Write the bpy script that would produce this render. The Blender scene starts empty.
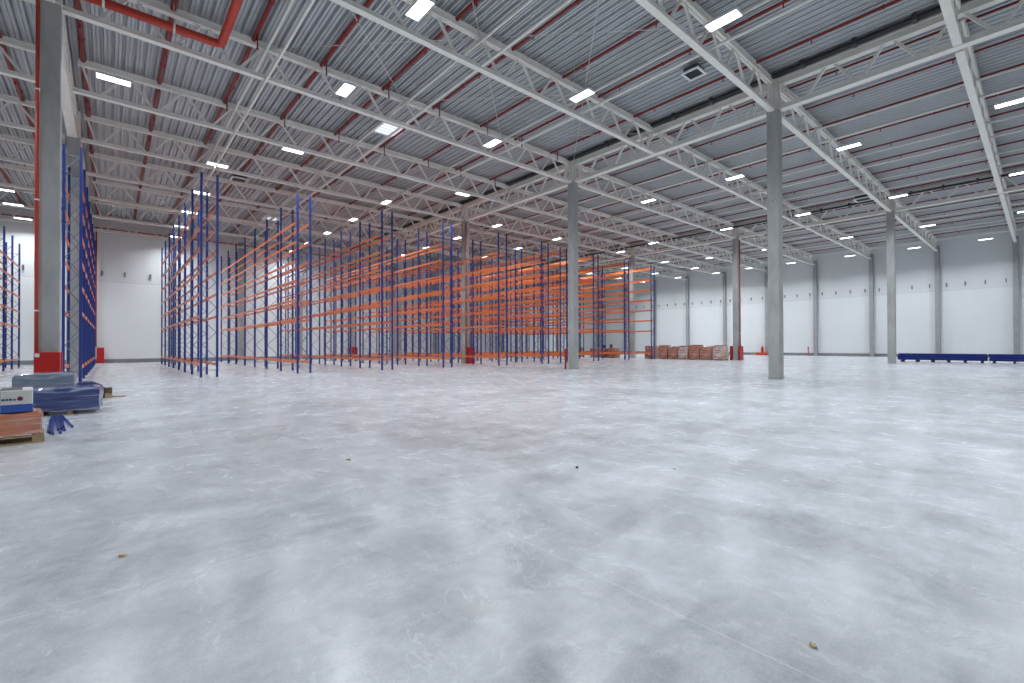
import bpy, math, random
from mathutils import Vector, Matrix
random.seed(7)
S = bpy.context.scene
COL = S.collection
PI = math.pi

# ------------------------------------------------------------------ helpers
class MB:
    """collects boxes, bars and tubes; build() links them as ONE mesh object"""
    def __init__(s): s.v=[]; s.f=[]; s.sm=[]
    def add(s, vs, fs, smooth=False):
        n=len(s.v); s.v += [tuple(v) for v in vs]; s.f += [tuple(i+n for i in f) for f in fs]; s.sm += [smooth]*len(fs)
        return s
    def box(s, x0,x1,y0,y1,z0,z1, M=None, bev=0.0):
        if bev>0:
            b=bev
            ring=[(x0+b,y0),(x1-b,y0),(x1,y0+b),(x1,y1-b),(x1-b,y1),(x0+b,y1),(x0,y1-b),(x0,y0+b)]
            vs=[(x,y,z0) for x,y in ring]+[(x,y,z1-b) for x,y in ring]
            cx,cy=(x0+x1)/2,(y0+y1)/2
            vs+=[(min(max(x,x0+b),x1-b),min(max(y,y0+b),y1-b),z1) for x,y in ring]
            fs=[tuple(reversed(range(8)))]+[(i,(i+1)%8,(i+1)%8+8,i+8) for i in range(8)]+[(i+8,(i+1)%8+8,(i+1)%8+16,i+16) for i in range(8)]
            fs+=[tuple(range(16,24))]
        else:
            vs=[(x0,y0,z0),(x1,y0,z0),(x1,y1,z0),(x0,y1,z0),(x0,y0,z1),(x1,y0,z1),(x1,y1,z1),(x0,y1,z1)]
            fs=[(3,2,1,0),(4,5,6,7),(0,1,5,4),(1,2,6,5),(2,3,7,6),(3,0,4,7)]
        if M is not None: vs=[M@Vector(v) for v in vs]
        return s.add(vs,fs)
    def bar(s, a, b, w, h, up=(0,0,1)):
        a=Vector(a); b=Vector(b); d=(b-a).normalized(); up=Vector(up)
        if abs(d.dot(up))>.999: up=Vector((0,1,0))
        r=d.cross(up).normalized()*w/2; u=r.cross(d).normalized()*h/2
        vs=[a-r-u,a+r-u,a+r+u,a-r+u,b-r-u,b+r-u,b+r+u,b-r+u]
        return s.add(vs,[(0,1,2,3),(7,6,5,4),(1,0,4,5),(2,1,5,6),(3,2,6,7),(0,3,7,4)])
    def tube(s, pts, r, n=8):
        pts=[Vector(p) for p in pts]; vs=[]; fs=[]
        for i,p in enumerate(pts):
            d=((pts[i+1]-p).normalized() if i<len(pts)-1 else Vector((0,0,0)))+((p-pts[i-1]).normalized() if i>0 else Vector((0,0,0)))
            d.normalize(); up=Vector((0,0,1)) if abs(d.z)<.9 else Vector((0,1,0))
            a=d.cross(up).normalized(); b=a.cross(d)
            rr=r
            for k in range(n):
                t=2*PI*k/n; vs.append(p+a*rr*math.cos(t)+b*rr*math.sin(t))
        for i in range(len(pts)-1):
            for k in range(n): fs.append((i*n+k,i*n+(k+1)%n,(i+1)*n+(k+1)%n,(i+1)*n+k))
        fs.append(tuple(reversed(range(n)))); fs.append(tuple(range((len(pts)-1)*n,len(pts)*n)))
        s.add(vs,fs,True); return s
    def lathe(s, prof, c=(0,0,0), n=14):
        vs=[];fs=[]
        for r,z in prof:
            for k in range(n):
                t=2*PI*k/n; vs.append((c[0]+r*math.cos(t),c[1]+r*math.sin(t),c[2]+z))
        for i in range(len(prof)-1):
            for k in range(n): fs.append((i*n+k,i*n+(k+1)%n,(i+1)*n+(k+1)%n,(i+1)*n+k))
        fs.append(tuple(reversed(range(n)))); fs.append(tuple(range((len(prof)-1)*n,len(prof)*n)))
        return s.add(vs,fs,True)
    def mesh(s, name, mat):
        m=bpy.data.meshes.new(name); m.from_pydata(s.v,[],s.f)
        m.polygons.foreach_set('use_smooth', s.sm)
        m.materials.append(mat); m.update(); return m
    def build(s, name, mat, parent=None, loc=None):
        return place(name, s.mesh(name,mat), parent, loc)

def place(name, mesh, parent=None, loc=None):
    o=bpy.data.objects.new(name, mesh); COL.objects.link(o)
    if parent is not None: o.parent=parent
    if loc is not None: o.location=loc
    return o
def empty(name, loc=(0,0,0), rz=0):
    o=bpy.data.objects.new(name,None); COL.objects.link(o); o.location=loc; o.rotation_euler=(0,0,rz); o.empty_display_size=.2
    return o
def tag(o,label,cat,group=None,kind=None):
    o['label']=label; o['category']=cat
    if group: o['group']=group
    if kind: o['kind']=kind
    return o
def struct(name, mb, mat, label=None):
    o=mb.build(name,mat); o['kind']='structure'
    if label: o['label']=label
    return o
KIDS={}
def kids(o):
    return [c for c in list(COL.objects) if c.parent==o]
ORD=['first','second','third','fourth','fifth','sixth','seventh','eighth','ninth','tenth','eleventh','twelfth','thirteenth','fourteenth','fifteenth','sixteenth','seventeenth','eighteenth']

# ------------------------------------------------------------------ materials
def mat(name, col, rough=.5, metal=0., noise=0., nscale=4., emis=None, estr=0., spec=.5, bump=0., alpha=1., trans=0., stretch=(1,1,1)):
    m=bpy.data.materials.new(name); m.use_nodes=True; nt=m.node_tree; b=nt.nodes['Principled BSDF']
    b.inputs['Roughness'].default_value=rough; b.inputs['Metallic'].default_value=metal
    b.inputs['Specular IOR Level'].default_value=spec
    b.inputs['Transmission Weight'].default_value=trans
    tc=nt.nodes.new('ShaderNodeTexCoord'); mp=nt.nodes.new('ShaderNodeMapping'); mp.inputs['Scale'].default_value=stretch
    nt.links.new(tc.outputs['Object'],mp.inputs['Vector'])
    nz=nt.nodes.new('ShaderNodeTexNoise'); nz.inputs['Scale'].default_value=nscale; nz.inputs['Detail'].default_value=5
    nt.links.new(mp.outputs[0],nz.inputs['Vector'])
    rp=nt.nodes.new('ShaderNodeValToRGB')
    rp.color_ramp.elements[0].position=.3; rp.color_ramp.elements[1].position=.7
    rp.color_ramp.elements[0].color=tuple(c*(1-noise) for c in col)+(1,)
    rp.color_ramp.elements[1].color=tuple(min(1,c*(1+noise)) for c in col)+(1,)
    nt.links.new(nz.outputs['Fac'],rp.inputs[0]); nt.links.new(rp.outputs[0],b.inputs['Base Color'])
    if bump:
        bp=nt.nodes.new('ShaderNodeBump'); bp.inputs['Strength'].default_value=bump; bp.inputs['Distance'].default_value=.02
        nt.links.new(nz.outputs['Fac'],bp.inputs['Height']); nt.links.new(bp.outputs[0],b.inputs['Normal'])
    if emis:
        b.inputs['Emission Color'].default_value=emis+(1,); b.inputs['Emission Strength'].default_value=estr
    b.inputs['Alpha'].default_value=alpha
    return m

LAMP=9.0
M=dict(
 steel=mat('painted_steel',(.82,.795,.74),.45,0,.04,3),
 steel2=mat('painted_steel_tube',(.82,.80,.75),.45,0,.03,3),
 deck=mat('galvanised_deck',(.49,.505,.525),.45,.15,.07,.8,spec=.5),
 red=mat('red_pipe_paint',(.50,.045,.025),.4,0,.08,3),
 darkred=mat('dark_red_pipe_paint',(.22,.016,.018),.45,0,.1,3),
 guard=mat('red_guard_paint',(.48,.012,.012),.35,0,.05,2),
 conc=mat('column_concrete',(.405,.41,.40),.75,0,.16,1.6,bump=.15,stretch=(1.5,1.5,.5)),
 conc_wall=mat('wall_column_concrete',(.36,.36,.36),.8,0,.10,1.2),
 plinth=mat('plinth_concrete',(.24,.25,.26),.8,0,.08,2),
 stackblue=mat('deep_blue_paint',(.006,.018,.20),.3,0,.08,1),
 blue=mat('rack_blue_paint',(.018,.038,.21),.35,0,.05,2),
 lace=mat('galvanised_lacing',(.20,.22,.28),.45,.3,.05,3),
 orange=mat('beam_orange_paint',(.80,.22,.07),.32,0,.04,2),
 black=mat('black_shade_and_lid',(.02,.02,.022),.6,0,.1,2),
 dark=mat('dark_grille',(.05,.052,.06),.5,0,.2,20),
 white=mat('white_housing',(.72,.73,.74),.4),
 lamp=mat('lit_diffuser',(.9,.9,.9),.4,emis=(.93,.97,1.0),estr=LAMP),
 hatch=mat('hatch_glazing',(.8,.8,.85),.4,emis=(.80,.86,1.0),estr=1.1),
 wood=mat('pallet_wood',(.42,.30,.17),.75,0,.3,6,stretch=(1,6,6)),
 darkwood=mat('dark_timber',(.12,.075,.05),.8,0,.3,6),
 card=mat('brown_cardboard',(.40,.17,.095),.6,0,.3,5),
 card2=mat('orange_brown_cardboard',(.52,.16,.06),.55,0,.35,4),
 cord=mat('bracing_rod_steel',(.62,.62,.62),.4),
)

def wrap_mat(name, cols, scale=9, rough=.22):
    """stretch film pulled over goods: crinkled horizontal streaks"""
    m=bpy.data.materials.new(name); m.use_nodes=True; nt=m.node_tree; b=nt.nodes['Principled BSDF']
    tc=nt.nodes.new('ShaderNodeTexCoord'); mp=nt.nodes.new('ShaderNodeMapping'); mp.inputs['Scale'].default_value=(.9,.9,scale)
    nt.links.new(tc.outputs['Object'],mp.inputs['Vector'])
    n1=nt.nodes.new('ShaderNodeTexNoise'); n1.inputs['Scale'].default_value=1.6; n1.inputs['Detail'].default_value=4; n1.inputs['Distortion'].default_value=.6
    nt.links.new(mp.outputs[0],n1.inputs['Vector'])
    r=nt.nodes.new('ShaderNodeValToRGB'); cr=r.color_ramp
    for i,(p,c) in enumerate(cols):
        e=cr.elements[i] if i<2 else cr.elements.new(p)
        e.position=p; e.color=c+(1,)
    nt.links.new(n1.outputs['Fac'],r.inputs[0]); nt.links.new(r.outputs[0],b.inputs['Base Color'])
    b.inputs['Roughness'].default_value=rough; b.inputs['Coat Weight'].default_value=.6; b.inputs['Coat Roughness'].default_value=.12
    bp=nt.nodes.new('ShaderNodeBump'); bp.inputs['Strength'].default_value=.5; bp.inputs['Distance'].default_value=.03
    nt.links.new(n1.outputs['Fac'],bp.inputs['Height']); nt.links.new(bp.outputs[0],b.inputs['Normal']); nt.links.new(bp.outputs[0],b.inputs['Coat Normal'])
    return m
M['wrap_blue']=wrap_mat('film_over_blue_steel',[(.36,(.025,.045,.17)),(.74,(.50,.55,.66)),(.56,(.07,.10,.25))],7)
M['wrap_grey']=wrap_mat('film_over_grey_steel',[(.3,(.12,.15,.21)),(.78,(.42,.46,.52)),(.55,(.18,.22,.29))],5)
M['wrap_orange']=wrap_mat('film_over_orange_steel',[(.36,(.50,.14,.06)),(.72,(.72,.60,.56)),(.55,(.60,.24,.14))],9)
M['wrap_brown']=wrap_mat('film_over_brown_cartons',[(.3,(.36,.11,.06)),(.72,(.58,.42,.37)),(.5,(.45,.20,.14))],3)
M['wrap_clear']=wrap_mat('film_over_pale_cartons',[(.3,(.40,.17,.12)),(.62,(.70,.64,.62)),(.45,(.55,.36,.30))],3)

def wall_material():
    m=bpy.data.materials.new('white_sandwich_panel'); m.use_nodes=True; nt=m.node_tree; b=nt.nodes['Principled BSDF']; L=nt.links.new
    tc=nt.nodes.new('ShaderNodeTexCoord'); sp=nt.nodes.new('ShaderNodeSeparateXYZ'); L(tc.outputs['Object'],sp.inputs[0])
    def math_(op,a,bb=None,v=None):
        n=nt.nodes.new('ShaderNodeMath'); n.operation=op
        if isinstance(a,(int,float)): n.inputs[0].default_value=a
        else: L(a,n.inputs[0])
        if bb is not None:
            if isinstance(bb,(int,float)): n.inputs[1].default_value=bb
            else: L(bb,n.inputs[1])
        return n.outputs[0]
    s=math_('ADD',sp.outputs['X'],sp.outputs['Y'])
    fr=math_('ABSOLUTE',math_('SUBTRACT',math_('FRACT',math_('MULTIPLY',s,1/1.1)),.5))
    joint=math_('GREATER_THAN',fr,.488)
    hz=math_('LESS_THAN',math_('ABSOLUTE',math_('SUBTRACT',sp.outputs['Z'],7.5)),.035)
    up=math_('GREATER_THAN',sp.outputs['Z'],7.5)  # darker upper wall: fading lamp light put into the panel colour
    nz=nt.nodes.new('ShaderNodeTexNoise'); nz.inputs['Scale'].default_value=.25; nz.inputs['Detail'].default_value=4; L(tc.outputs['Object'],nz.inputs['Vector'])
    v=math_('ADD',.84,math_('MULTIPLY',math_('SUBTRACT',nz.outputs['Fac'],.5),.08))
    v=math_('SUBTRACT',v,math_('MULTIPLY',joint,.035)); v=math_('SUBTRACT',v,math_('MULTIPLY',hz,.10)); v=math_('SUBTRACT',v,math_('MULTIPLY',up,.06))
    cb=nt.nodes.new('ShaderNodeCombineColor'); L(math_('MULTIPLY',v,.965),cb.inputs[0]); L(math_('MULTIPLY',v,.985),cb.inputs[1]); L(v,cb.inputs[2])
    L(cb.outputs[0],b.inputs['Base Color']); b.inputs['Roughness'].default_value=.5
    return m
def floor_material():
    m=bpy.data.materials.new('power_floated_concrete'); m.use_nodes=True; nt=m.node_tree; b=nt.nodes['Principled BSDF']; L=nt.links.new
    tc=nt.nodes.new('ShaderNodeTexCoord'); O=tc.outputs['Object']; sp=nt.nodes.new('ShaderNodeSeparateXYZ'); L(O,sp.inputs[0])
    def ma(op,a,bb=None,clamp=False):
        n=nt.nodes.new('ShaderNodeMath'); n.operation=op; n.use_clamp=clamp
        if isinstance(a,(int,float)): n.inputs[0].default_value=a
        else: L(a,n.inputs[0])
        if bb is not None:
            if isinstance(bb,(int,float)): n.inputs[1].default_value=bb
            else: L(bb,n.inputs[1])
        return n.outputs[0]
    def noise(scale,detail=6,rough=.55,dist=0,stretch=(1,1,1),rz=0,off=(0,0,0)):
        mp=nt.nodes.new('ShaderNodeMapping'); mp.inputs['Scale'].default_value=stretch; mp.inputs['Rotation'].default_value=(0,0,rz); mp.inputs['Location'].default_value=off
        L(O,mp.inputs[0]); n=nt.nodes.new('ShaderNodeTexNoise'); n.inputs['Scale'].default_value=scale; n.inputs['Detail'].default_value=detail
        n.inputs['Roughness'].default_value=rough; n.inputs['Distortion'].default_value=dist; L(mp.outputs[0],n.inputs['Vector']); return n.outputs['Fac']
    big=noise(.22,4,.6,.4); mid=noise(.8,7,.62,.8,(1,.55,1),.3); fine=noise(9,6,.7); streak=noise(1.1,6,.65,.5,(.35,1.6,1),-.75,(3,1,0)); speck=noise(60,3,.6)
    def spread(x,w): return ma('MULTIPLY',ma('SUBTRACT',x,.5),w)
    mottle=noise(2.6,8,.68,.6,(1,.7,1),.6,(4,4,0))
    v=ma('ADD',.56,spread(big,.34)); v=ma('ADD',v,spread(mid,.46)); v=ma('ADD',v,spread(streak,.40)); v=ma('ADD',v,spread(mottle,.36)); v=ma('ADD',v,spread(fine,.26)); v=ma('ADD',v,spread(speck,.20))
    # laitance edges: thin pale contour lines of a slow noise, only here and there
    c1=noise(.55,6,.58,.5,(1,1,1),0,(9,4,0)); line=ma('LESS_THAN',ma('ABSOLUTE',ma('SUBTRACT',c1,.47)),.0035)
    msk=ma('GREATER_THAN',noise(.40,2,.5,0,(1,1,1),0,(2,7,0)),.50)
    v=ma('ADD',v,ma('MULTIPLY',ma('MULTIPLY',line,msk),.07))
    pale=ma('MULTIPLY',ma('SUBTRACT',noise(.8,4,.55,.7,(1,1,1),0,(5,5,0)),.565),30.0,True); v=ma('ADD',v,ma('MULTIPLY',pale,.045))
    # sawn joints
    def joint(ax,x0,w):
        d=ma('ABSOLUTE',ma('SUBTRACT',ma('FLOORED_MODULO',ma('ADD',sp.outputs[ax],3-x0),6.0),3.0)); return ma('LESS_THAN',d,w)
    j=ma('MAXIMUM',joint('Y',3.82,.007),joint('X',2.44,.007)); jm=ma('GREATER_THAN',noise(.5,3,.5,0,(1,1,1),0,(1,3,0)),.46)
    v=ma('ADD',v,ma('MULTIPLY',ma('MULTIPLY',j,jm),.09))
    v=ma('MINIMUM',ma('MAXIMUM',v,.18),.78)
    cb=nt.nodes.new('ShaderNodeCombineColor'); L(ma('MULTIPLY',v,.955),cb.inputs[0]); L(ma('MULTIPLY',v,.985),cb.inputs[1]); L(ma('MULTIPLY',v,1.035),cb.inputs[2])
    # a few ochre stains
    mx=nt.nodes.new('ShaderNodeMix'); mx.data_type='RGBA'; st=ma('MULTIPLY',ma('SUBTRACT',noise(1.2,5,.6,.3,(1,1,1),0,(12,3,0)),.70),2.5,True)
    L(st,mx.inputs['Factor']); L(cb.outputs[0],mx.inputs[6]); mx.inputs[7].default_value=(.58,.50,.38,1)
    L(mx.outputs[2],b.inputs['Base Color'])
    L(ma('ADD',.25,spread(mottle,.25)),b.inputs['Roughness']); b.inputs['Specular IOR Level'].default_value=.42
    bp=nt.nodes.new('ShaderNodeBump'); bp.inputs['Strength'].default_value=.10; bp.inputs['Distance'].default_value=.01
    L(ma('ADD',mid,ma('MULTIPLY',fine,.3)),bp.inputs['Height']); L(bp.outputs[0],b.inputs['Normal'])
    return m
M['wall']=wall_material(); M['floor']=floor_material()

# ------------------------------------------------------------------ the grid of the building
XC=[-25.46,-1.46,22.54,46.54,70.54]         # column lines
YC=[-4.09,7.91,19.91,31.91,43.91,55.91]
X0,X1,Y0,Y1=-26.2,70.90,-16.2,56.62
ZD=13.50                                    # underside of the steel deck

struct('floor',MB().box(X0,X1,Y0,Y1,-.3,0),M['floor'],'pale grey polished concrete warehouse floor')
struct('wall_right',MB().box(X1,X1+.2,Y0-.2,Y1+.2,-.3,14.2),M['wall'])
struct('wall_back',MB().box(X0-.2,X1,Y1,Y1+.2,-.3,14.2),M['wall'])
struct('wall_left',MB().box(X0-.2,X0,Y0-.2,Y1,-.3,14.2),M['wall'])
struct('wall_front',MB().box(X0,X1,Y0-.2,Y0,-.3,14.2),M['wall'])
struct('baseboard_right',MB().box(X1-.04,X1,Y0,Y1,0,.36),M['plinth'])
struct('baseboard_back',MB().box(X0,X1-.04,Y1-.04,Y1,0,.36),M['plinth'])
# trapezoidal deck, ribs run along Y
d=MB(); prof=[]; x=X0
P=.333
while x<X1:
    prof += [(x,ZD),(x+.080,ZD),(x+.086,ZD+.045),(x+.114,ZD+.045),(x+.120,ZD),(x+.20,ZD),(x+.235,ZD+.15),(x+.30,ZD+.15)]; x+=P
prof=[(min(a,X1+.1),z) for a,z in prof]
vs=[(a,Y0,z) for a,z in prof]+[(a,Y1,z) for a,z in prof]; n=len(prof)
vs+= [(X0,Y0,ZD+.35),(X1+.1,Y0,ZD+.35),(X0,Y1,ZD+.35),(X1+.1,Y1,ZD+.35)]
fs=[(i,i+1,n+i+1,n+i) for i in range(n-1)]+[(2*n,2*n+2,2*n+3,2*n+1)]
d.add(vs,fs)
struct('ceiling',d,M['deck'],'galvanised trapezoidal steel roof deck')

# ------------------------------------------------------------------ columns
shaft=MB().box(-.24,.24,-.24,.24,0,12.0,bev=.02)
shaft_m=shaft.mesh('shaft',M['conc'])
base_m=MB().box(-.26,.26,-.26,.26,0,.03).mesh('base_plate',M['plinth'])
head=MB()
head.box(-.26,.26,-.26,.26,12.0,12.06); head.box(-.17,.17,-.17,.17,12.06,13.3); head.box(-.24,.24,-.24,.24,13.3,13.36)
for sx,sy in ((1,0),(-1,0),(0,1),(0,-1)): head.box(min(0,sx*.24)-.012*(sx==0),max(0,sx*.24)+.012*(sx==0),min(0,sy*.24)-.012*(sy==0),max(0,sy*.24)+.012*(sy==0),12.06,13.3)
head_m=head.mesh('steel_head',M['steel'])
CL={(0,1):'concrete column at left with a red riser pipe and red guard',
 (0,2):'concrete column seen through the blue lattice of the leftmost near rack',
 (0,3):'concrete column inside the left near rack, behind the one in its lattice',
 (1,1):None}
names={ (22.54,7.91):'nearest free-standing concrete column, right of centre, tall and smooth',
 (22.54,19.91):'concrete column in the middle of the open floor with a short red post beside it',
 (22.54,31.91):'concrete column between the racks with a red pipe and red guard panel',
 (22.54,43.91):'grey concrete column deep inside the racks, left of the column with red guard',
 (22.54,55.91):'concrete column against the back wall, with red panels on both sides of its foot',
 (46.54,7.91):'slender concrete column at the left end of the blue steel stack on the right',
 (46.54,19.91):'concrete column with red foot panels and red pipe at the end of the carton pallets',
 (46.54,31.91):'concrete column behind the right end racks, left of the first wrapped pallet',
 (46.54,43.91):'distant concrete column seen through the right-hand racks',
 (46.54,55.91):'farthest concrete column of its line, at the back wall behind the racks',
 (-1.46,19.91):CL[(0,1)],(-1.46,31.91):CL[(0,2)],(-1.46,43.91):CL[(0,3)],
 (-1.46,55.91):'concrete column at the back wall behind the leftmost near rack'}
for X in (-1.46,22.54,46.54):
    for Y in YC:
        if Y<0: continue
        if (X,Y) not in names: continue
        c=empty('concrete_column',(X+(.05 if X<0 else 0),Y,0)); place('shaft',shaft_m,c); place('base_plate',base_m,c); place('steel_head',head_m,c)
        tag(c,names[(X,Y)],'column','free-standing columns')
        if (X,Y) in ((22.54,7.91),(46.54,7.91)):
            h=MB().tube([(-.255,.0,7.9),(-.235,.0,7.9)],.03); h.tube([(-.255,-.08,8.0),(-.235,-.08,8.0)],.02); h.build('anchor_hole',M['dark'],c)
# columns against the far wall
wc_m=MB().box(-.22,.22,-.20,.20,0,12.6,bev=.02).mesh('shaft',M['conc_wall'])
cap_m=MB().box(-.22,.22,-.22,.22,12.6,13.4).mesh('steel_head',M['steel'])
wallcols=[1.91+6*k for k in range(0,10)]
for k,Y in enumerate(wallcols):
    c=empty('perimeter_column',(70.58,Y,0)); place('shaft',wc_m,c)
    tag(c,'grey concrete wall column on the far wall, %s from the right edge of the photo'%ORD[k],'column','columns on the far wall')
bc=[4.54,10.54,16.54,28.54,34.54,40.54]
for k,X in enumerate(bc):
    c=empty('perimeter_column',(X,56.36,0)); place('shaft',wc_m,c)
    tag(c,'grey concrete wall column on the back wall behind the racks, %s from the left'%ORD[k],'column','columns on the back wall')

# ------------------------------------------------------------------ secondary trusses (along X)
ZT,ZB=13.2,12.02
def truss_protos(L=24.0):
    top=MB()
    top.box(.42,L-.42,-.11,-.012,ZT-.11,ZT+.10); top.box(.42,L-.42,.012,.11,ZT-.11,ZT+.10); top.box(.42,L-.42,-.13,.13,ZT+.10,ZT+.125)
    bot=MB(); bot.box(.28,L-.28,-.10,.10,ZB-.07,ZB+.07); bot.box(.28,L-.28,-.12,.12,ZB-.095,ZB-.07)
    pts=[]
    n=int(L/2)
    for k in range(n):
        t0=.55 if k==0 else 2.0*k; t1=L-.55 if k==n-1 else 2.0*(k+1); b=2.0*k+1
        pts.append(((t0+.12 if k else .55,0,ZT-.1),(b-.14,0,ZB+.06))); pts.append(((b+.14,0,ZB+.06),(t1-.12 if k<n-1 else L-.55,0,ZT-.1)))
    down=MB().bar((0,0,0),(pts[2][1][0]-pts[2][0][0],0,pts[2][1][2]-pts[2][0][2]),.085,.085).mesh('diagonal',M['steel'])
    upm=MB().bar((0,0,0),(pts[3][1][0]-pts[3][0][0],0,pts[3][1][2]-pts[3][0][2]),.085,.085).mesh('diagonal',M['steel'])
    endd=MB().bar((0,0,0),(pts[0][1][0]-pts[0][0][0],0,pts[0][1][2]-pts[0][0][2]),.085,.085).mesh('diagonal',M['steel'])
    endu=MB().bar((0,0,0),(pts[-1][1][0]-pts[-1][0][0],0,pts[-1][1][2]-pts[-1][0][2]),.085,.085).mesh('diagonal',M['steel'])
    dl=[]
    for i,(a,b) in enumerate(pts):
        me = endd if i==0 else endu if i==len(pts)-1 else (down if i%2==0 else upm)
        dl.append((me,a))
    return top.mesh('top_chord',M['steel']),bot.mesh('bottom_chord',M['steel']),dl
tm,bm_,dl=truss_protos()
BAY=['roof bay left of the red-piped column','roof bay left of the nearest column','middle roof bay','roof bay next to the far wall']
TY=[1.91+6*k for k in range(0,10)]
for bi in range(4):
    for k,Y in enumerate(TY):
        if bi==0 and k<2: continue
        t=empty('lattice_truss',(XC[bi],Y,0))
        place('top_chord',tm,t); place('bottom_chord',bm_,t)
        for me,a in dl: place('diagonal',me,t,a)
        tag(t,'pale lattice truss, %s nearest the camera, in the %s'%(ORD[k],BAY[bi]),'truss','lattice trusses across the hall')
# primary trusses (along Y, 12 m, column to column)
def primary():
    L=12.0
    top=MB().box(-.15,.15,.26,L-.26,13.06,13.30); top.box(-.19,.19,.26,L-.26,13.30,13.335)
    bot=MB().box(-.13,.13,.28,L-.28,11.98,12.17); bot.box(-.17,.17,.28,L-.28,11.95,11.98)
    tn=[2.15+1.925*j for j in range(5)]; bn=[1.15]+[(tn[j]+tn[j+1])/2 for j in range(4)]+[L-1.15]
    segs=[((0,.30,13.1),(0,bn[0]-.12,12.15))]
    for j in range(5):
        segs.append(((0,bn[j]+.12,12.15),(0,tn[j]-.16,13.1))); segs.append(((0,tn[j]+.16,13.1),(0,bn[j+1]-.12,12.15)))
    segs.append(((0,bn[5]+.12,12.15),(0,L-.30,13.1)))
    return top.mesh('top_chord',M['steel']),bot.mesh('bottom_chord',M['steel']),[(MB().bar((0,0,0),Vector(b)-Vector(a),.10,.10,(1,0,0)).mesh('diagonal',M['steel']),a) for a,b in segs]
pt,pb,pd=primary()
PB={-1.46:'the left column line',22.54:'the nearest column line',46.54:'the second column line'}
for X in (-1.46,22.54,46.54):
    for k,Y in enumerate(YC[:-1]):
        t=empty('girder_truss',(X,Y,0)); place('top_chord',pt,t); place('bottom_chord',pb,t)
        for me,a in pd: place('diagonal',me,t,a)
        tag(t,'heavy pale girder truss on %s, %s span from the camera'%(PB[X],ORD[k]),'truss','girder trusses along the column lines')
# tie tubes along Y
k=0
for bi in range(4):
    for j,dx in enumerate((6,12,18)):
        X=XC[bi]+dx
        if bi==0: continue
        for z,r,w in ((13.02,.055,'upper'),((11.86,12.05,12.33)[j] if bi==1 else 12.25,.055,'lower')):
            o=MB().tube([(0,-14,0),(0,56.2,0)],r,8).build('tie_tube',M['steel2'],None,(X,0,z))
            tag(o,'thin %s-chord tie tube, %s from left, %s'%(w,ORD[j],BAY[bi]),'tube','tie tubes between the trusses')
# crossed bracing rods
for i,(xa,ya) in enumerate([(4.54,7.91),(4.54,13.91),(10.54,7.91),(10.54,13.91),(16.54,13.91),(28.54,13.91),(34.54,13.91)]):
    t=empty('wind_bracing',(xa,ya,0))
    where=['left of the tallest lamps','above the aisle lamps','right of the bright near lamp','over the first open bay','beside the middle column','behind the nearest column','beyond the nearest column, farther right'][i]
    MB().tube([(0.1,.1,13.12),(5.9,5.9,13.12)],.016,6).build('rod',M['cord'],t); MB().tube([(5.9,.1,13.15),(.1,5.9,13.15)],.016,6).build('rod',M['cord'],t)
    tag(t,'pair of thin crossed bracing rods under the roof, %s'%where,'bracing','crossed bracing rods under the roof')

# ------------------------------------------------------------------ sprinkler pipes
stub_m=MB().lathe([(.02,0),(.02,-.10),(.035,-.11),(.035,-.13)]).mesh('sprinkler_head',M['darkred'])
drop_m=MB().lathe([(.028,0),(.028,-.52),(.04,-.53),(.04,-.57)],n=8).mesh('drop_pipe',M['darkred'])
clamp_cache={}
px=[-20,-17,-14,-11,-8,-5.5,-3.2,-.88,1.62,4.12,6.65,9.4,12.05,15.0,17.45,20.35]+[23.6+2.72*i for i in range(17)]
for i,X in enumerate(px):
    r=.085 if X<5 else .075 if X<10 else .06 if X<21 else .045
    z=13.3-r-.02 if False else 13.36-r
    if r not in clamp_cache:
        clamp_cache[r]=MB().tube([(0,-.03,0),(0,.03,0)],r+.02,10).mesh('pipe_clamp',M['darkred'])
    o=empty('sprinkler_pipe',(X,0,z))
    ya,yb=(-14,55.8)
    MB().tube([(0,ya,0),(0,yb,0)],r,10).build('pipe',M['darkred'],o)
    for q in range(16):
        yy=2.4+3.4*q
        if X>60 and q>9: continue
        place('sprinkler_head',stub_m,o,(0,yy,-r)); 
        if q%2==0: place('pipe_clamp',clamp_cache[r],o,(0,yy+1.2,0))
    if X<22 and X>2:
        for yy in (19.2,25.2): place('drop_pipe',drop_m,o,(0,yy,-r))
    side='left' if X<22 else 'beyond'
    m=[q for q in px if (q<22)==(X<22)]; idx=m.index(X)
    tag(o,'%s dark red roof pipe, %s rightwards of those %s the nearest column line'%('thick' if r>.07 else 'thin',ORD[idx],side),'pipe','sprinkler pipes under the roof')

# big red feed pipe with its elbow, upper left
def arc(c,r,a0,a1,z,n=7): return [(c[0]+r*math.cos(a0+(a1-a0)*i/n),c[1]+r*math.sin(a0+(a1-a0)*i/n),z) for i in range(n+1)]
main=empty('feed_pipe',(0,0,0))
pts=[(-1.75,19.32,12.35)]+arc((2.72,19.07),.25,PI/2,0,12.35)+[(2.97,4.0,12.35),(2.97,-12,12.35)]
MB().tube(pts,.14,16).build('pipe',M['red'],main)
for x in (-.2,1.6): MB().tube([(x-.03,19.32,12.35),(x+.03,19.32,12.35)],.155,12).build('pipe_clamp',M['steel'],main); 
MB().tube([(1.6,19.32,12.4),(1.6,19.32,13.4)],.012,6).build('hanger_rod',M['steel'],main)
MB().tube([(2.97,15.2,12.4),(2.97,15.2,13.4)],.012,6).build('hanger_rod',M['steel'],main)
tag(main,'thick bright red feed pipe with a right-angle elbow hanging at the upper left','pipe')
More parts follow.
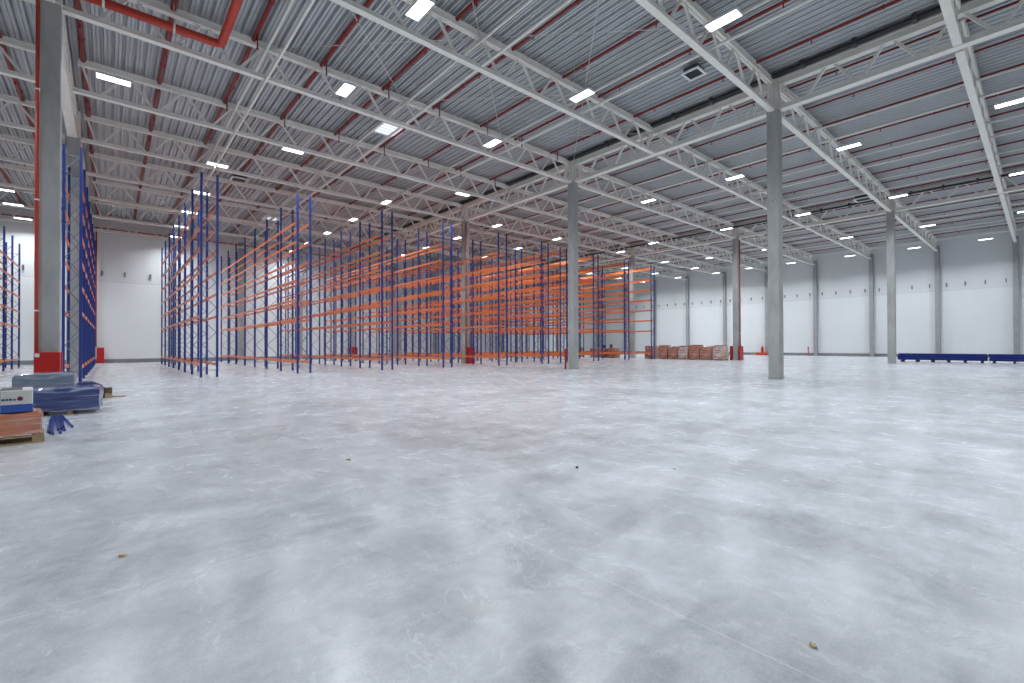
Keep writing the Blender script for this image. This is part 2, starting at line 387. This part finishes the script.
# risers
def riser(X,Y,r,top,label,bands=True):
    o=empty('riser_pipe',(X,Y,0)); MB().tube([(0,0,.02),(0,0,top)],r,14).build('pipe',M['red'],o)
    for z in (.12,2.6,5.9,9.2):
        if z<top: MB().tube([(0,0,z-.02),(0,0,z+.02)],r+.014,14).build('pipe_coupling',M['steel'] if bands and z>1 else M['guard'],o)
    tag(o,label,'pipe','vertical red riser pipes at the columns'); return o
riser(-1.665,19.61,.045,13.2,'vertical red riser pipe up the left edge of the guarded left column')
riser(22.40,31.61,.045,11.8,'vertical red riser pipe on the column standing between the racks')
riser(46.72,19.61,.05,11.8,'vertical red riser pipe on the column beside the carton pallets')
p=empty('bollard',(21.93,20.06,0)); MB().lathe([(.055,.02),(.055,1.22),(.045,1.26),(.02,1.28)]).build('post',M['guard'],p); MB().lathe([(.11,0),(.11,.02)]).build('base_plate',M['guard'],p)
tag(p,'short red post at the foot of the middle concrete column','post')
# red line round the end wall
o=MB().tube([(-1.2,56.45,12.35),(21.5,56.45,12.35)],.06,10).build('fire_main_pipe',M['red']); tag(o,'horizontal red pipe running high along the white back wall','pipe')
o=MB().tube([(-24,56.45,12.5),(-5.6,56.45,12.5),(-2.2,56.45,12.5)],.06,10).build('fire_main_pipe',M['red']); tag(o,'short stretch of red pipe high on the back wall left of the red-piped column','pipe')

# ------------------------------------------------------------------ red column guards
def guard(X,Y,label,x0=-.12,x1=.62,stick=False):
    o=empty('column_guard',(X,Y,0))
    MB().box(x0,x1,-.50,-.36,.0,1.37,bev=.02).build('front_panel',M['guard'],o)
    MB().box(x0,x1,.36,.50,.0,1.37,bev=.02).build('rear_panel',M['guard'],o)
    if stick: MB().box(x0+.02,x0+.12,-.512,-.501,1.22,1.33).build('sticker',M['white'],o)
    tag(o,label,'guard','red guards round column feet'); return o
guard(-1.46,19.91,'bright red guard with a small white sticker at the foot of the left column',-.24,.32,True)
guard(22.54,31.91,'red steel guard at the foot of the column between the racks')
guard(46.54,19.91,'red steel guard panels at the foot of the column by the carton pallets',-.36,.44)
guard(22.54,55.91-.16,'dark red guard panels at the back-wall column seen through the racks',-.36,.36)

def cabinet(X,Y):
    o=empty('hose_cabinet',(X,Y,0)); MB().box(-.25,.25,0,.36,.05,1.42,bev=.01).build('body',M['guard'],o)
    MB().box(-.22,.22,-.02,0,.12,1.36).build('door',M['guard'],o); MB().box(.14,.18,-.05,-.02,.7,.85).build('handle',M['dark'],o)
    for sx in (-.2,.2): MB().box(sx-.03,sx+.03,.02,.34,0,.05).build('foot',M['dark'],o)
    tag(o,'tall dark red hose cabinet against the back wall behind the left rack','cabinet')
cabinet(-.68,55.9)
MB_=MB().tube([(-1.0,56.45,1.5),(-1.0,56.45,12.28)],.05,8).build('fire_main_pipe',M['red']); tag(MB_,'vertical red pipe down the back wall above the dark red cabinet','pipe')

# ------------------------------------------------------------------ lamps
lamp_body=MB(); lamp_body.box(-.235,.235,-.53,.53,.03,.09,bev=.01); lamp_body.box(-.12,.12,-.42,.42,.09,.15); 
for sx in (-1,1): lamp_body.box(min(sx*.215,sx*.235),max(sx*.215,sx*.235),-.53,.53,0,.03)
for sy in (-1,1): lamp_body.box(-.215,.215,min(sy*.50,sy*.53),max(sy*.50,sy*.53),0,.03)
lb_m=lamp_body.mesh('housing',M['white'])
ld_m=MB().add([(-.21,-.495,.012),(.21,-.495,.012),(.21,.495,.012),(-.21,.495,.012)],[(3,2,1,0)]).mesh('diffuser',M['lamp'])
ls_m=MB().tube([(0,0,0),(0,0,1.42)],.007,5).mesh('suspension_wire',M['cord'])
ZL=11.93
lamp_light=bpy.data.lights.new('light_source','AREA'); lamp_light.shape='RECTANGLE'; lamp_light.size=.40; lamp_light.size_y=.97; lamp_light.energy=300; lamp_light.color=(.885,.95,1.0); lamp_light.spread=math.radians(146)
def lamp(X,Y,along,label,group):
    o=empty('high_bay_lamp',(X,Y,ZL),PI/2 if along=='x' else 0)
    place('housing',lb_m,o); place('diffuser',ld_m,o)
    for s in (-.4,.4): place('suspension_wire',ls_m,o,(0,s,.15))
    l=bpy.data.objects.new('light_source',lamp_light); COL.objects.link(l); l.parent=o; l.location=(0,0,-.004)
    tag(o,label,'lamp',group)
rows=[]
def lrow(X,Ys,along,desc):
    for i,Y in enumerate(Ys): lamp(X,Y,along,'lit lamp in the row %s, %s from the camera'%(desc,ORD[i]),'hanging high-bay lamps')
lrow(7.2,[-5.2,.85,6.7,12.6,18.6],'y','of the big bright near lamp')
lrow(14.85,[-5.2,.85,6.7,12.6,18.6],'y','just left of the nearest column')
lrow(29.4,[-5.2,.85,6.7,12.6,18.75],'y','beyond the nearest column')
lrow(41.95,[-5.2,.85,6.7,12.65,18.75,26.2],'y','before the second column line')
lrow(54.4,[-5.2,.85,6.7,12.65,19.9,26.3],'y','in the middle of the far bay')
lrow(65.9,[-5.2,3.8,9.24,15,21.25,26.4],'y','nearest the far wall')
lrow(-.5,[-11],'x','behind the camera on the left')
lrow(-6.5,[12.6,18.6],'x','added overhead to brighten the left column')  # unseen lamps, added to light the left column
lrow(-13.5,[-5,7,19,31,43],'x','far left beyond the red-piped column')
lrow(36,[-11],'y','behind the camera at right'); lrow(58,[-11],'y','behind the camera at far right')
lamp(.07,23.75,'x','lit lamp alone, right of the left column, below the elbowed red pipe','hanging high-bay lamps')
lamp(7.33,26.2,'x','lit crosswise lamp above the near end of the second rack row','hanging high-bay lamps')
lamp(18.3,26.2,'x','lit crosswise lamp in front of the racks near the middle','hanging high-bay lamps')
lrow(4.62,[31.1,37.5,43.5,49.2,54.2],'x','above the first rack right of aisle')
lrow(15.1,[31.3,37.4,43.4,49,54.3],'y','above the third rack right of aisle')
lrow(25.4,[31.2,37.3,43.1,48.6],'y','above racks right of the guarded column')
lrow(33.1,[31.3,37.1,43.2],'y','above the racks behind the middle column')
lrow(-5.4,[31,39,45.2,49.4,54.4],'x','at the left edge of the photo')
lrow(43.2,[31.1,37.2],'y','above the last racks on the right')
lrow(52.7,[31.3,37.3,43.5],'y','far right behind the last rack')
lrow(60.1,[31.2,37.3,43.7,50],'y','two rows from the far wall')
lrow(66.6,[31.3,37.3,43.7],'y','at the far wall behind the racks')

# roof hatches (smoke vents), lit by day from above, and dark ceiling fan units
def hatch(X,Y,w,l,label):
    o=empty('smoke_hatch',(X,Y,ZD)); f=MB()
    f.box(-w/2-.08,w/2+.08,-l/2-.08,-l/2,-.12,0); f.box(-w/2-.08,w/2+.08,l/2,l/2+.08,-.12,0); f.box(-w/2-.08,-w/2,-l/2,l/2,-.12,0); f.box(w/2,w/2+.08,-l/2,l/2,-.12,0)
    f.build('frame',M['white'],o); MB().box(-w/2,w/2,-l/2,l/2,-.05,-.03).build('pane',M['hatch'],o)
    g=MB()
    for i in range(1,4): g.box(-w/2,w/2,-l/2+i*l/4-.012,-l/2+i*l/4+.012,-.08,-.05)
    g.build('glazing_bar',M['white'],o)
    tag(o,label,'hatch','roof hatches')
hatch(11.6,23.6,1.25,1.3,'bluish white daylight hatch with bars, between trusses at centre left')
hatch(10.95,47.2,.55,1.3,'small daylight hatch over the racks, left one of a close pair'); hatch(11.75,47.2,.55,1.3,'small daylight hatch over the racks, right one of a close pair')
def unit(X,Y,z,label,s=1.0):
    o=empty('fan_unit',(X,Y,z)); 
    MB().box(-.42*s,.42*s,-.42*s,.42*s,.06,.34*s,bev=.05).build('housing',M['dark'],o)
    f=MB(); a,b=.50*s,.38*s
    f.box(-a,a,-a,-b,0,.06); f.box(-a,a,b,a,0,.06); f.box(-a,-b,-b,b,0,.06); f.box(b,a,-b,b,0,.06); f.build('frame',M['white'],o)
    g=MB().box(-b,b,-b,b,.03,.05)
    for i in range(7): g.box(-b+.04+i*.1*s,-b+.07+i*.1*s,-b,b,.012,.03)
    g.build('grille',M['dark'],o); MB().tube([(0,0,.3),(0,0,ZD-z)],.02,6).build('hanger_rod',M['steel'],o)
    tag(o,label,'fan unit','dark fan units under the roof')
unit(18.75,9.72,13.05,'square dark fan unit with white frame, upper left of the nearest column',.78)
unit(43.6,9.05,12.6,'dark fan unit with white frame, left of the slender column at right',1.1)
unit(6.45,35.2,12.6,'dark fan unit with white frame over the first rack row at left')
unit(26.2,33.7,12.3,'dark fan unit with white frame above the racks, right of the guarded column')

# black strips beside the girders, put in for the shade under the deck
def shade_line(X,z,label,name='shade_strip'):
    o=empty(name,(X,0,z)); b=MB().box(-.14,.14,-14,56,-.0,.02); b.box(-.14,-.12,-14,56,.02,.10); b.box(.12,.14,-14,56,.02,.10); b.build('shade_line',M['black'],o)
    c=MB(); 
    for q in (-.07,0,.07): c.tube([(q,-14,.05),(q,56,.05)],.03,6)
    c.build('shade_fill',M['black'],o)
    for y in (1.2,3.0,4.8,6.6,10.5,12.5,14.6,16.8): MB().box(-.16,.16,y-.06,y+.06,-.05,.2).build('shade_block',M['dark'],o)
    tag(o,label,'cable tray','black shade strips')  # not a cable tray: the strips stand in for deck shade
shade_line(22.02,13.28,'black strip put in for the deck shade above the nearest girder line')
shade_line(46.05,12.95,'black strip put in for the dark shade line above the second column line')

# hooks and line on the far wall
hk=MB().box(-.05,.05,-.045,.045,-.20,.20); hk.box(-.30,-.05,-.03,.03,.10,.16); hk_m=hk.mesh('steel_bracket',M['plinth'])
i=0
for Yc in wallcols[:8]:
    for j in range(4):
        o=place('steel_bracket',hk_m,None,(70.85,Yc+.7+1.53*j,8.15)); 
        tag(o,'small grey bracket in the line midway up the far wall','bracket','brackets along the far wall')
hb=MB().box(-.07,.07,-.05,.05,-.22,.22); hb.box(-.03,.03,-.30,-.05,.12,.18); hb_m=hb.mesh('steel_bracket',M['plinth'])
for X in (-5.6,-3.6,-.6,1.0,2.9):
    o=place('steel_bracket',hb_m,None,(X,56.57,8.25)); tag(o,'small grey bracket in the line midway up the back wall','bracket','brackets along the back wall')

# ------------------------------------------------------------------ pallet racks
H=10.05
LV=[.62,3.0,4.12,5.22,6.32,7.42,8.52]
mc={}
def frame_meshes(d,H=10.05):
    if (d,H) in mc: return mc[(d,H)]
    post=MB(); 
    post.box(-.05,.05,-.035,.035,0,H); post.box(-.075,.075,-.06,.06,0,.012)
    lac=MB(); z=.35; s=0
    while z<H-.9:
        a=(.05,0,z) if s==0 else (d-.05,0,z); b=(d-.05,0,z+.62) if s==0 else (.05,0,z+.62)
        lac.bar(a,b,.028,.022,(0,1,0)); z+=.62; s=1-s
    lac.bar((.045,0,.35),(d-.045,0,.35),.028,.028,(0,1,0)); lac.bar((.045,0,z),(d-.045,0,z),.028,.028,(0,1,0))
    mc[(d,H)]=(post.mesh('post',M['blue']),lac.mesh('lacing',M['lace'])); return mc[(d,H)]
bmc={}
def beam_mesh(L):
    if L in bmc: return bmc[L]
    b=MB(); b.box(-.022,.022,.035,L-.035,-.06,.065); b.box(-.028,.028,.036,.075,-.10,.10); b.box(-.028,.028,L-.075,L-.036,-.10,.10)
    bmc[L]=b.mesh('beam',M['orange']); return bmc[L]
def rack(X,d,Y,bay,nb,levels,label,skip=(),H=10.05):
    o=empty('pallet_rack',(X,Y,0)); pm,lm=frame_meshes(d,H); bmn=beam_mesh(bay)
    for k in range(nb+1):
        f=place('upright_frame',lm,o,(0,k*bay,0))
        place('post',pm,f,(0,0,0)); place('post',pm,f,(d,0,0))
    for k in range(nb):
        for z in levels:
            for s,x in ((0,0),(1,d)):
                if (k,s) in skip: continue
                place('beam',bmn,o,(x,k*bay,z))
    tag(o,label,'rack','rows of blue and orange pallet racks'); return o
LV8=[.62,3.0,4.12,5.22,6.32,7.42,8.52,9.75]
rack(-5.80,.67,40.09,3.27,3,LV[:6],'blue pallet rack row at the left edge, left of the red-piped column',H=9.2)
rack(-1.50,.53,27.01,3.27,7,LV,'blue and orange pallet rack row directly behind the red-guarded left column',skip=[(1,0),(5,0)])
rack(3.34,.67,27.01,3.27,7,LV,'free-standing pallet rack row, first to the right of the empty white aisle')
rack(7.92,.68,27.45,3.38,7,LV,'pallet rack row, second to the right of the empty white aisle')
rack(12.91,.69,27.35,3.40,7,LV,'pallet rack row, third to the right of the empty white aisle')
rack(17.30,.70,27.15,3.35,7,LV,'pallet rack row just left of the red-guarded column between the racks')
rack(22.12,.80,27.01,3.27,7,LV,'pallet rack row enclosing the red-guarded column between the racks')
rack(26.85,.75,27.15,3.3,7,LV,'pallet rack row left of the middle concrete column, seen edge on')
rack(29.55,.80,27.6,3.3,6,LV8,'pallet rack row whose end is partly hidden behind the middle concrete column')
rack(34.05,.70,27.6,3.3,6,LV8,'pallet rack row first to the right of the middle concrete column')
rack(38.90,.75,27.6,3.3,6,LV8,'pallet rack row second to the right of the middle concrete column')
rack(43.70,.62,27.6,3.3,6,LV8,'last pallet rack row at right, with open white wall beyond it')

# ------------------------------------------------------------------ goods, front left
def crumpled(w,l,h,seed,amp=.02,nx=14,ny=10,nz=7):
    """wrapped block: subdivided box with soft bulges, open underside closed too"""
    rnd=random.Random(seed); ph=[rnd.uniform(0,6.28) for _ in range(9)]
    def dsp(p):
        x,y,z=p; e=amp
        a=math.sin(5*x+ph[0]+3*z)+math.sin(9*y+ph[1]-5*z)+.7*math.sin(17*z+ph[2]+2*x); b=math.sin(7*x+ph[3]+4*y)+.6*math.sin(15*x+ph[4])
        # round the edges
        rx=abs(x)/(w/2); ry=abs(y)/(l/2); rz=z/h
        k=1-.035*(rx**8+ry**8)*(rz**6)
        return (x*k+e*a*.3*(1 if x>0 else -1), y*k+e*a*.3*(1 if y>0 else -1), z*(1-.04*(rx**6+ry**6)*(rz>.9)) + e*b*.3*(rz>.05))
    mb=MB()
    def grid(o,u,v,nu,nv):
        vs=[];fs=[]
        for i in range(nu+1):
            for j in range(nv+1): vs.append(dsp(tuple(o[k]+u[k]*i/nu+v[k]*j/nv for k in range(3))))
        for i in range(nu):
            for j in range(nv): a=i*(nv+1)+j; fs.append((a,a+nv+1,a+nv+2,a+1))
        mb.add(vs,fs,True)
    hw,hl=w/2,l/2
    grid((-hw,-hl,0),(w,0,0),(0,0,h),nx,nz); grid((hw,-hl,0),(0,l,0),(0,0,h),ny,nz)
    grid((hw,hl,0),(-w,0,0),(0,0,h),nx,nz); grid((-hw,hl,0),(0,-l,0),(0,0,h),ny,nz)
    grid((-hw,-hl,h),(w,0,0),(0,l,0),nx,ny); grid((-hw,hl,0),(w,0,0),(0,-l,0),nx,ny)
    return mb
def pallet(w,l,loc,rz,label,group='wooden pallets',cat='pallet',h=.144):
    o=empty('wooden_pallet',loc,rz)
    n=max(3,int(l/.2)); 
    for i in range(3):
        y=-l/2+.05+i*(l-.1)/2
        pass
    for i in range(5):
        x=-w/2+.06+i*(w-.12)/4
        MB().box(x-.05,x+.05,-l/2,l/2,h-.022,h).build('deck_board',M['wood'],o)
    for i in range(3):
        y=-l/2+.05+i*(l-.1)/2
        MB().box(-w/2,w/2,y-.05,y+.05,h-.044,h-.022).build('stringer_board',M['wood'],o)
        for xx in (-w/2+.07,0,w/2-.07): MB().box(xx-.07,xx+.07,y-.05,y+.05,.022,h-.044).build('block',M['wood'],o)
        MB().box(-w/2,w/2,y-.05,y+.05,0,.022).build('bottom_board',M['wood'],o)
    tag(o,label,cat,group); return o
RZ=-math.radians(41)   # goods stand askew to the column grid, square to nobody
# (1) orange beams under film with printed carton on top
A1=math.radians(5)
c1=Vector((-1.56,10.90,0))
pallet(1.46,.8,c1,A1,'wooden pallet under the film-wrapped orange steel at the left edge of the photo')
o=crumpled(1.42,.84,.36,3,.04).build('wrapped_bundle',M['wrap_orange'],None,c1+Vector((0,0,.146))); o.rotation_euler=(0,0,A1)
tag(o,'film-wrapped bundle of orange steel beams under the white and blue carton','bundle','film-wrapped bundles')
cb=empty('carton',c1+Vector((.06,.0,.505)),A1)
MB().box(-.80,.54,-.36,.36,.0,.12,bev=.008).build('blue_base',M['blue'] if False else mat('carton_blue_print',(.03,.10,.42),.4,0,.1,5),cb)
MB().box(-.80,.54,-.36,.36,.12,.345,bev=.012).build('carton_body',mat('white_carton',(.66,.64,.62),.5,0,.06,5),cb)
MB().box(-.50,.42,-.33,.28,.345,.352).build('top_label',M['dark'],cb)
st=MB(); st.box(.17,.19,-.366,.366,0,.358); st.build('strapping',mat('grey_strap',(.33,.36,.33),.4),cb)
pr_=MB(); random.seed(11)
xx=-.20
while xx<.34:
    w=random.choice((.018,.026,.034)); h=random.choice((.022,.03,.03))
    if abs(xx-.165)>.03: pr_.box(xx,xx+w,-.3645,-.3605,.185,.185+h)
    xx+=w+.009
pr_.build('printed_line',mat('print_ink',(.03,.05,.12),.5),cb); MB().lathe([(.001,0),(.034,.002)],(0,0,0),12).build('printed_logo',mat('print_red',(.30,.06,.08),.5),cb,(.40,-.3625,.21)).rotation_euler=(PI/2,0,0)
tag(cb,'white and blue printed carton strapped on top of the wrapped orange steel','carton')
# (2) blue beams under film on timber bearers
A2=math.radians(-4)
c2=Vector((-.74,14.86,0))
b2=crumpled(1.17,.95,.50,8,.04,18,12,8).build('wrapped_bundle',M['wrap_blue'],None,c2+Vector((0,0,.102))); b2.rotation_euler=(0,0,A2)
tag(b2,'long film-wrapped bundle of blue steel with shiny right end, on two bearers','bundle','film-wrapped bundles')
for s in (-.42,.08):
    q=c2+Matrix.Rotation(A2,3,'Z')@Vector((s,0,0)); w_=MB().box(-.05,.05,-.46,.46,0,.10,bev=.008).build('timber_bearer',M['wood'],None,q); w_.rotation_euler=(0,0,A2)
    tag(w_,'pale timber bearer under the %s of the film-wrapped blue steel'%('left part' if s<0 else 'right part'),'timber','timber bearers')
# (3) grey wrapped pack behind
A3=math.radians(-2)
c3=Vector((-1.27,17.25,0))
pallet(1.1,.8,c3,A3,'wooden pallet under the film-wrapped grey steel behind the blue bundle')
b3=crumpled(1.14,.95,.70,5,.025,18,8,8).build('wrapped_bundle',M['wrap_grey'],None,c3+Vector((0,0,.146))); b3.rotation_euler=(0,0,A3)
tag(b3,'film-wrapped bundle of grey steel in front of the red column guard','bundle','film-wrapped bundles')
# (4) loose blue uprights on dark timber behind the blue bundle
A4=math.radians(6)
for r_ in range(3):
    for q in range(5 if r_<2 else 4):
        o=empty('rack_upright',(-.78+.112*q+r_*.03,19.6,.13+.09*r_),math.radians(7))
        b=MB(); b.box(-.05,.05,-1.3,1.3,0,.012); b.box(-.05,-.038,-1.3,1.3,.012,.08); b.box(.038,.05,-1.3,1.3,.012,.08); b.build('channel',M['stackblue'],o)
        tag(o,'loose blue rack upright in the stack behind the film-wrapped blue bundle','rack upright','loose blue uprights on timber')
for y,l,wd in ((18.55,.34,'nearest one'),(19.6,.36,'middle one'),(20.6,.36,'farthest one')):
    w_=MB().box(-.42,.42,-.06,.06,0,.125,bev=.008).build('timber_bearer',M['darkwood'],None,(-.46,y,0)); w_.rotation_euler=(0,0,math.radians(-5))
    tag(w_,'dark timber bearer under the loose blue uprights, %s'%wd,'timber','timber bearers')
for i_,z_ in enumerate((.0,.16)):
    w_=MB().box(-.085,.085,-.09,.09,0,.15,bev=.01).build('timber_block',M['darkwood'] if i_ else M['wood'],None,(-.04,18.3,z_)); tag(w_,'%s timber block of the two piled right of the loose blue uprights'%('upper dark' if i_ else 'lower pale'),'timber')
w_=MB().box(-.26,.26,-.05,.05,0,.03).build('timber_plank',M['wood'],None,(.10,18.55,0)); w_.rotation_euler=(0,0,math.radians(-20)); tag(w_,'thin pale plank lying on the floor right of the loose blue uprights','timber')
# (5) blue rods fanning out on the floor
ends=[(-.97,14.25,-.83,11.60),(-.965,14.2,-.80,11.44),(-.94,14.25,-.75,11.27),(-.915,14.2,-.71,11.74),(-.89,14.25,-.66,11.32),(-.87,14.2,-.675,11.85),(-.845,14.25,-.62,11.60),(-.82,14.2,-.655,12.05),(-.80,14.1,-.54,12.02)]
for i,(sx,sy,ex,ey) in enumerate(ends):
    d=Vector((ex-sx,ey-sy,0)); L=d.length
    b=MB(); b.box(-.013,.013,0,L,0,.012); b.box(-.013,-.009,0,L,.012,.035); b.box(.009,.013,0,L,.012,.035); b.box(-.015,.015,L-.03,L,0,.045)
    o=b.build('steel_brace',M['blue'] if i%2 else mat('brace_blue_paint',(.06,.10,.45),.35),None,(sx,sy,.0005*i)); o.rotation_euler=(0,0,math.atan2(-d.x,d.y))
    if i<8: tag(o,'loose blue steel brace in the fan lying between the orange and blue bundles','brace','loose blue braces on the floor')
    else: tag(o,'single blue steel brace splayed rightmost from the fan on the floor','brace')

# ------------------------------------------------------------------ goods on the right
def cartons(X,Y,label,mt,h=1.30,w=1.05,seed=1,plabel=''):
    o=pallet(1.0,1.0,(X,Y,0),0,plabel)
    b=crumpled(w,w*.98,h,seed,.05,8,8,8).build('carton_load',mt,None,(X,Y,.146)); tag(b,label,'carton load','film-wrapped carton loads'); return b
LOC=['directly right of the last blue rack post','second in the row from the last rack','third in the row from the last rack','fourth in the row, with pale film','fifth in the row, tall and brownish','sixth in the row, second from the red-footed column','nearest the red-footed column']
YS=[28.5,26.75,25.6,24.45,23.2,22.05,20.75]
ms=['wrap_brown','wrap_brown','wrap_brown','wrap_clear','wrap_brown','wrap_brown','wrap_clear']
hs=[1.28,1.26,1.2,1.22,1.30,1.24,1.26]
for i,Y in enumerate(YS):
    cartons(45.0+ (0 if i else .15),Y,'film-wrapped brown cartons, %s'%LOC[i],M[ms[i]],hs[i],1.06,20+i,'pallet under the load %s'%LOC[i])
    if i in (1,3,4,6):
        s=MB().box(-.5,.5,-.5,.5,0,.05).build('cardboard_lid',M['card2'],None,(45.0,Y,.146+hs[i]+.012)); tag(s,'orange-brown sheet on the load %s'%LOC[i],'cardboard')
for i,(X,Y,h,w) in enumerate([(46.0,39.9,1.1,1.1),(45.2,36.2,1.05,1.1),(45.2,34.9,1.0,1.1),(45.2,33.6,1.05,1.1)]):
    wh=['leftmost, just right of the middle column','second from the left behind the racks','third from the left behind the racks','next to the column behind the last racks'][i]
    cartons(X,Y,'stack of brown cartons seen through the racks, %s'%wh,M['wrap_brown'] if i else M['card2'],h,w,40+i,'pallet under the carton stack, %s'%wh)
for i,(X,Y,z) in enumerate([(45.2,34.95,1.16),(45.2,34.0,1.21)]):
    o=empty('bucket',(X,Y,z)); MB().lathe([(.13,0),(.17,.30),(.18,.31),(.18,.34)]).build('body',M['dark'],o); MB().lathe([(.185,.34),(.185,.37)]).build('lid',M['black'],o)
    tag(o,'dark bucket standing on the cartons behind the racks, %s one of two'%('left' if i==0 else 'right'),'bucket','buckets on the cartons')

# blue steel stacks, far right, on bearers
def stack(ya,yb,label,desc):
    L=yb-ya
    nrow=3; ncol=6
    for r_ in range(nrow):
        for c_ in range(ncol):
            o=empty('steel_beam',(51.55+c_*.20,(ya+yb)/2+random.uniform(-.05,.05),.17+r_*.185))
            b=MB(); b.box(-.09,.09,-L/2,L/2,0,.02); b.box(-.09,.09,-L/2,L/2,.155,.175); b.box(-.09,-.07,-L/2,L/2,.02,.155); b.box(.07,.09,-L/2,L/2,.02,.155); b.build('profile',M['stackblue'],o)
            tag(o,label,'steel beam',desc)
    k=int(L/1.0)+1
    for i in range(k):
        y=ya+.25+i*(L-.5)/(k-1)
        o=MB().box(-.62,.62,-.06,.06,0,.165,bev=.01).build('timber_bearer',M['darkwood'],None,(52.05,y,0)); tag(o,'dark timber bearer under the %s blue steel stack at right'%desc.split()[0],'timber','bearers under the %s blue steel stack'%desc.split()[0])
stack(3.0,8.35,'long blue steel beam in the stack beside the slender column at right','left blue steel stack on the right side')
stack(-2.0,2.85,'long blue steel beam in the stack cut by the right edge of the photo','rightmost blue steel stack on the right side')

# fire point at the far wall
f=empty('fire_point',(69.9,26.3,0)); 
MB().box(-.35,.35,-.75,.75,.05,.40,bev=.02).build('sand_box',mat('orange_red_paint',(.62,.07,.025),.4,0,.05,3),f)
MB().box(-.30,.30,-.70,.70,0,.05).build('plinth',M['dark'],f)
MB().lathe([(.16,.40),(.17,.46),(.17,1.02),(.13,1.14),(.05,1.20),(.05,1.28),(.08,1.30),(.08,1.34)]).build('extinguisher',M['guard'],f)
MB().tube([(.05,0,1.28),(.2,0,1.22),(.24,0,.95),(.2,0,.7)],.02,6).build('hose',M['dark'],f)
MB().box(-.30,.30,.78,1.15,0,.22).build('side_tray',mat('ochre_paint',(.45,.33,.12),.5,0,.1,4),f)
tag(f,'orange-red fire point with a red extinguisher against the far wall','fire point')
f=empty('hydrant_post',(69.8,20.55,0)); MB().lathe([(.15,0),(.15,.03),(.06,.05),(.06,1.0),(.09,1.02),(.09,1.16),(.05,1.2)]).build('post',M['guard'],f); MB().tube([(-.09,0,.9),(-.2,0,.9)],.04,8).build('outlet',M['guard'],f)
tag(f,'thin red post standing against the far wall left of a wall column','post')

# small litter on the floor
def chip(X,Y,s,seed,label,m):
    rnd=random.Random(seed); n=8; ring=[(s*(.6+.5*rnd.random())*math.cos(2*PI*i/n)*1.6,s*(.6+.5*rnd.random())*math.sin(2*PI*i/n)) for i in range(n)]
    vs=[(x,y,0) for x,y in ring]+[(x*.85,y*.85,.010+.012*rnd.random()) for x,y in ring]
    fs=[tuple(reversed(range(n))),tuple(range(n,2*n))]+[(i,(i+1)%n,(i+1)%n+n,i+n) for i in range(n)]
    o=MB().add(vs,fs).build('wood_chip',m,None,(X,Y,0)); o.rotation_euler=(0,0,rnd.uniform(0,3)); tag(o,label,'litter')
mw=mat('pale_chip',(.62,.50,.33),.7,0,.2,20)
chip(2.69,.78,.019,1,'small tan wood chip on the floor near the bottom right corner',mw)
chip(5.25,3.0,.022,2,'pale chip on the open floor right of centre',mat('white_chip',(.75,.72,.66),.7)); chip(4.39,3.83,.022,3,'dark crumb on the floor at the centre of the photo',M['darkwood'])
chip(.07,4.42,.022,4,'tan wood chip on the floor at lower left',mw); chip(2.41,6.13,.03,5,'small pale chip on the floor left of centre',mw)

# ------------------------------------------------------------------ camera, world, view
F=Vector((0.65551867,0.75513764,0.00789992)); R=Vector((0.75517391,-0.65551668,-0.00319989)); U=R.cross(F).normalized()
cam=bpy.data.cameras.new('camera'); co=bpy.data.objects.new('camera',cam); COL.objects.link(co)
mtx=Matrix(((R.x,U.x,-F.x,0),(R.y,U.y,-F.y,0),(R.z,U.z,-F.z,1.5305),(0,0,0,1))); co.matrix_world=mtx
cam.sensor_width=36; cam.lens=462.537/1024*36; cam.clip_end=300; cam.clip_start=.05
S.camera=co
w=bpy.data.worlds.new('world'); S.world=w; w.use_nodes=True; w.node_tree.nodes['Background'].inputs[0].default_value=(.6,.7,.8,1); w.node_tree.nodes['Background'].inputs[1].default_value=.3
S.view_settings.view_transform='Standard'; S.view_settings.look='None'; S.view_settings.gamma=1; S.view_settings.use_curve_mapping=False
S.view_settings.exposure=-0.30
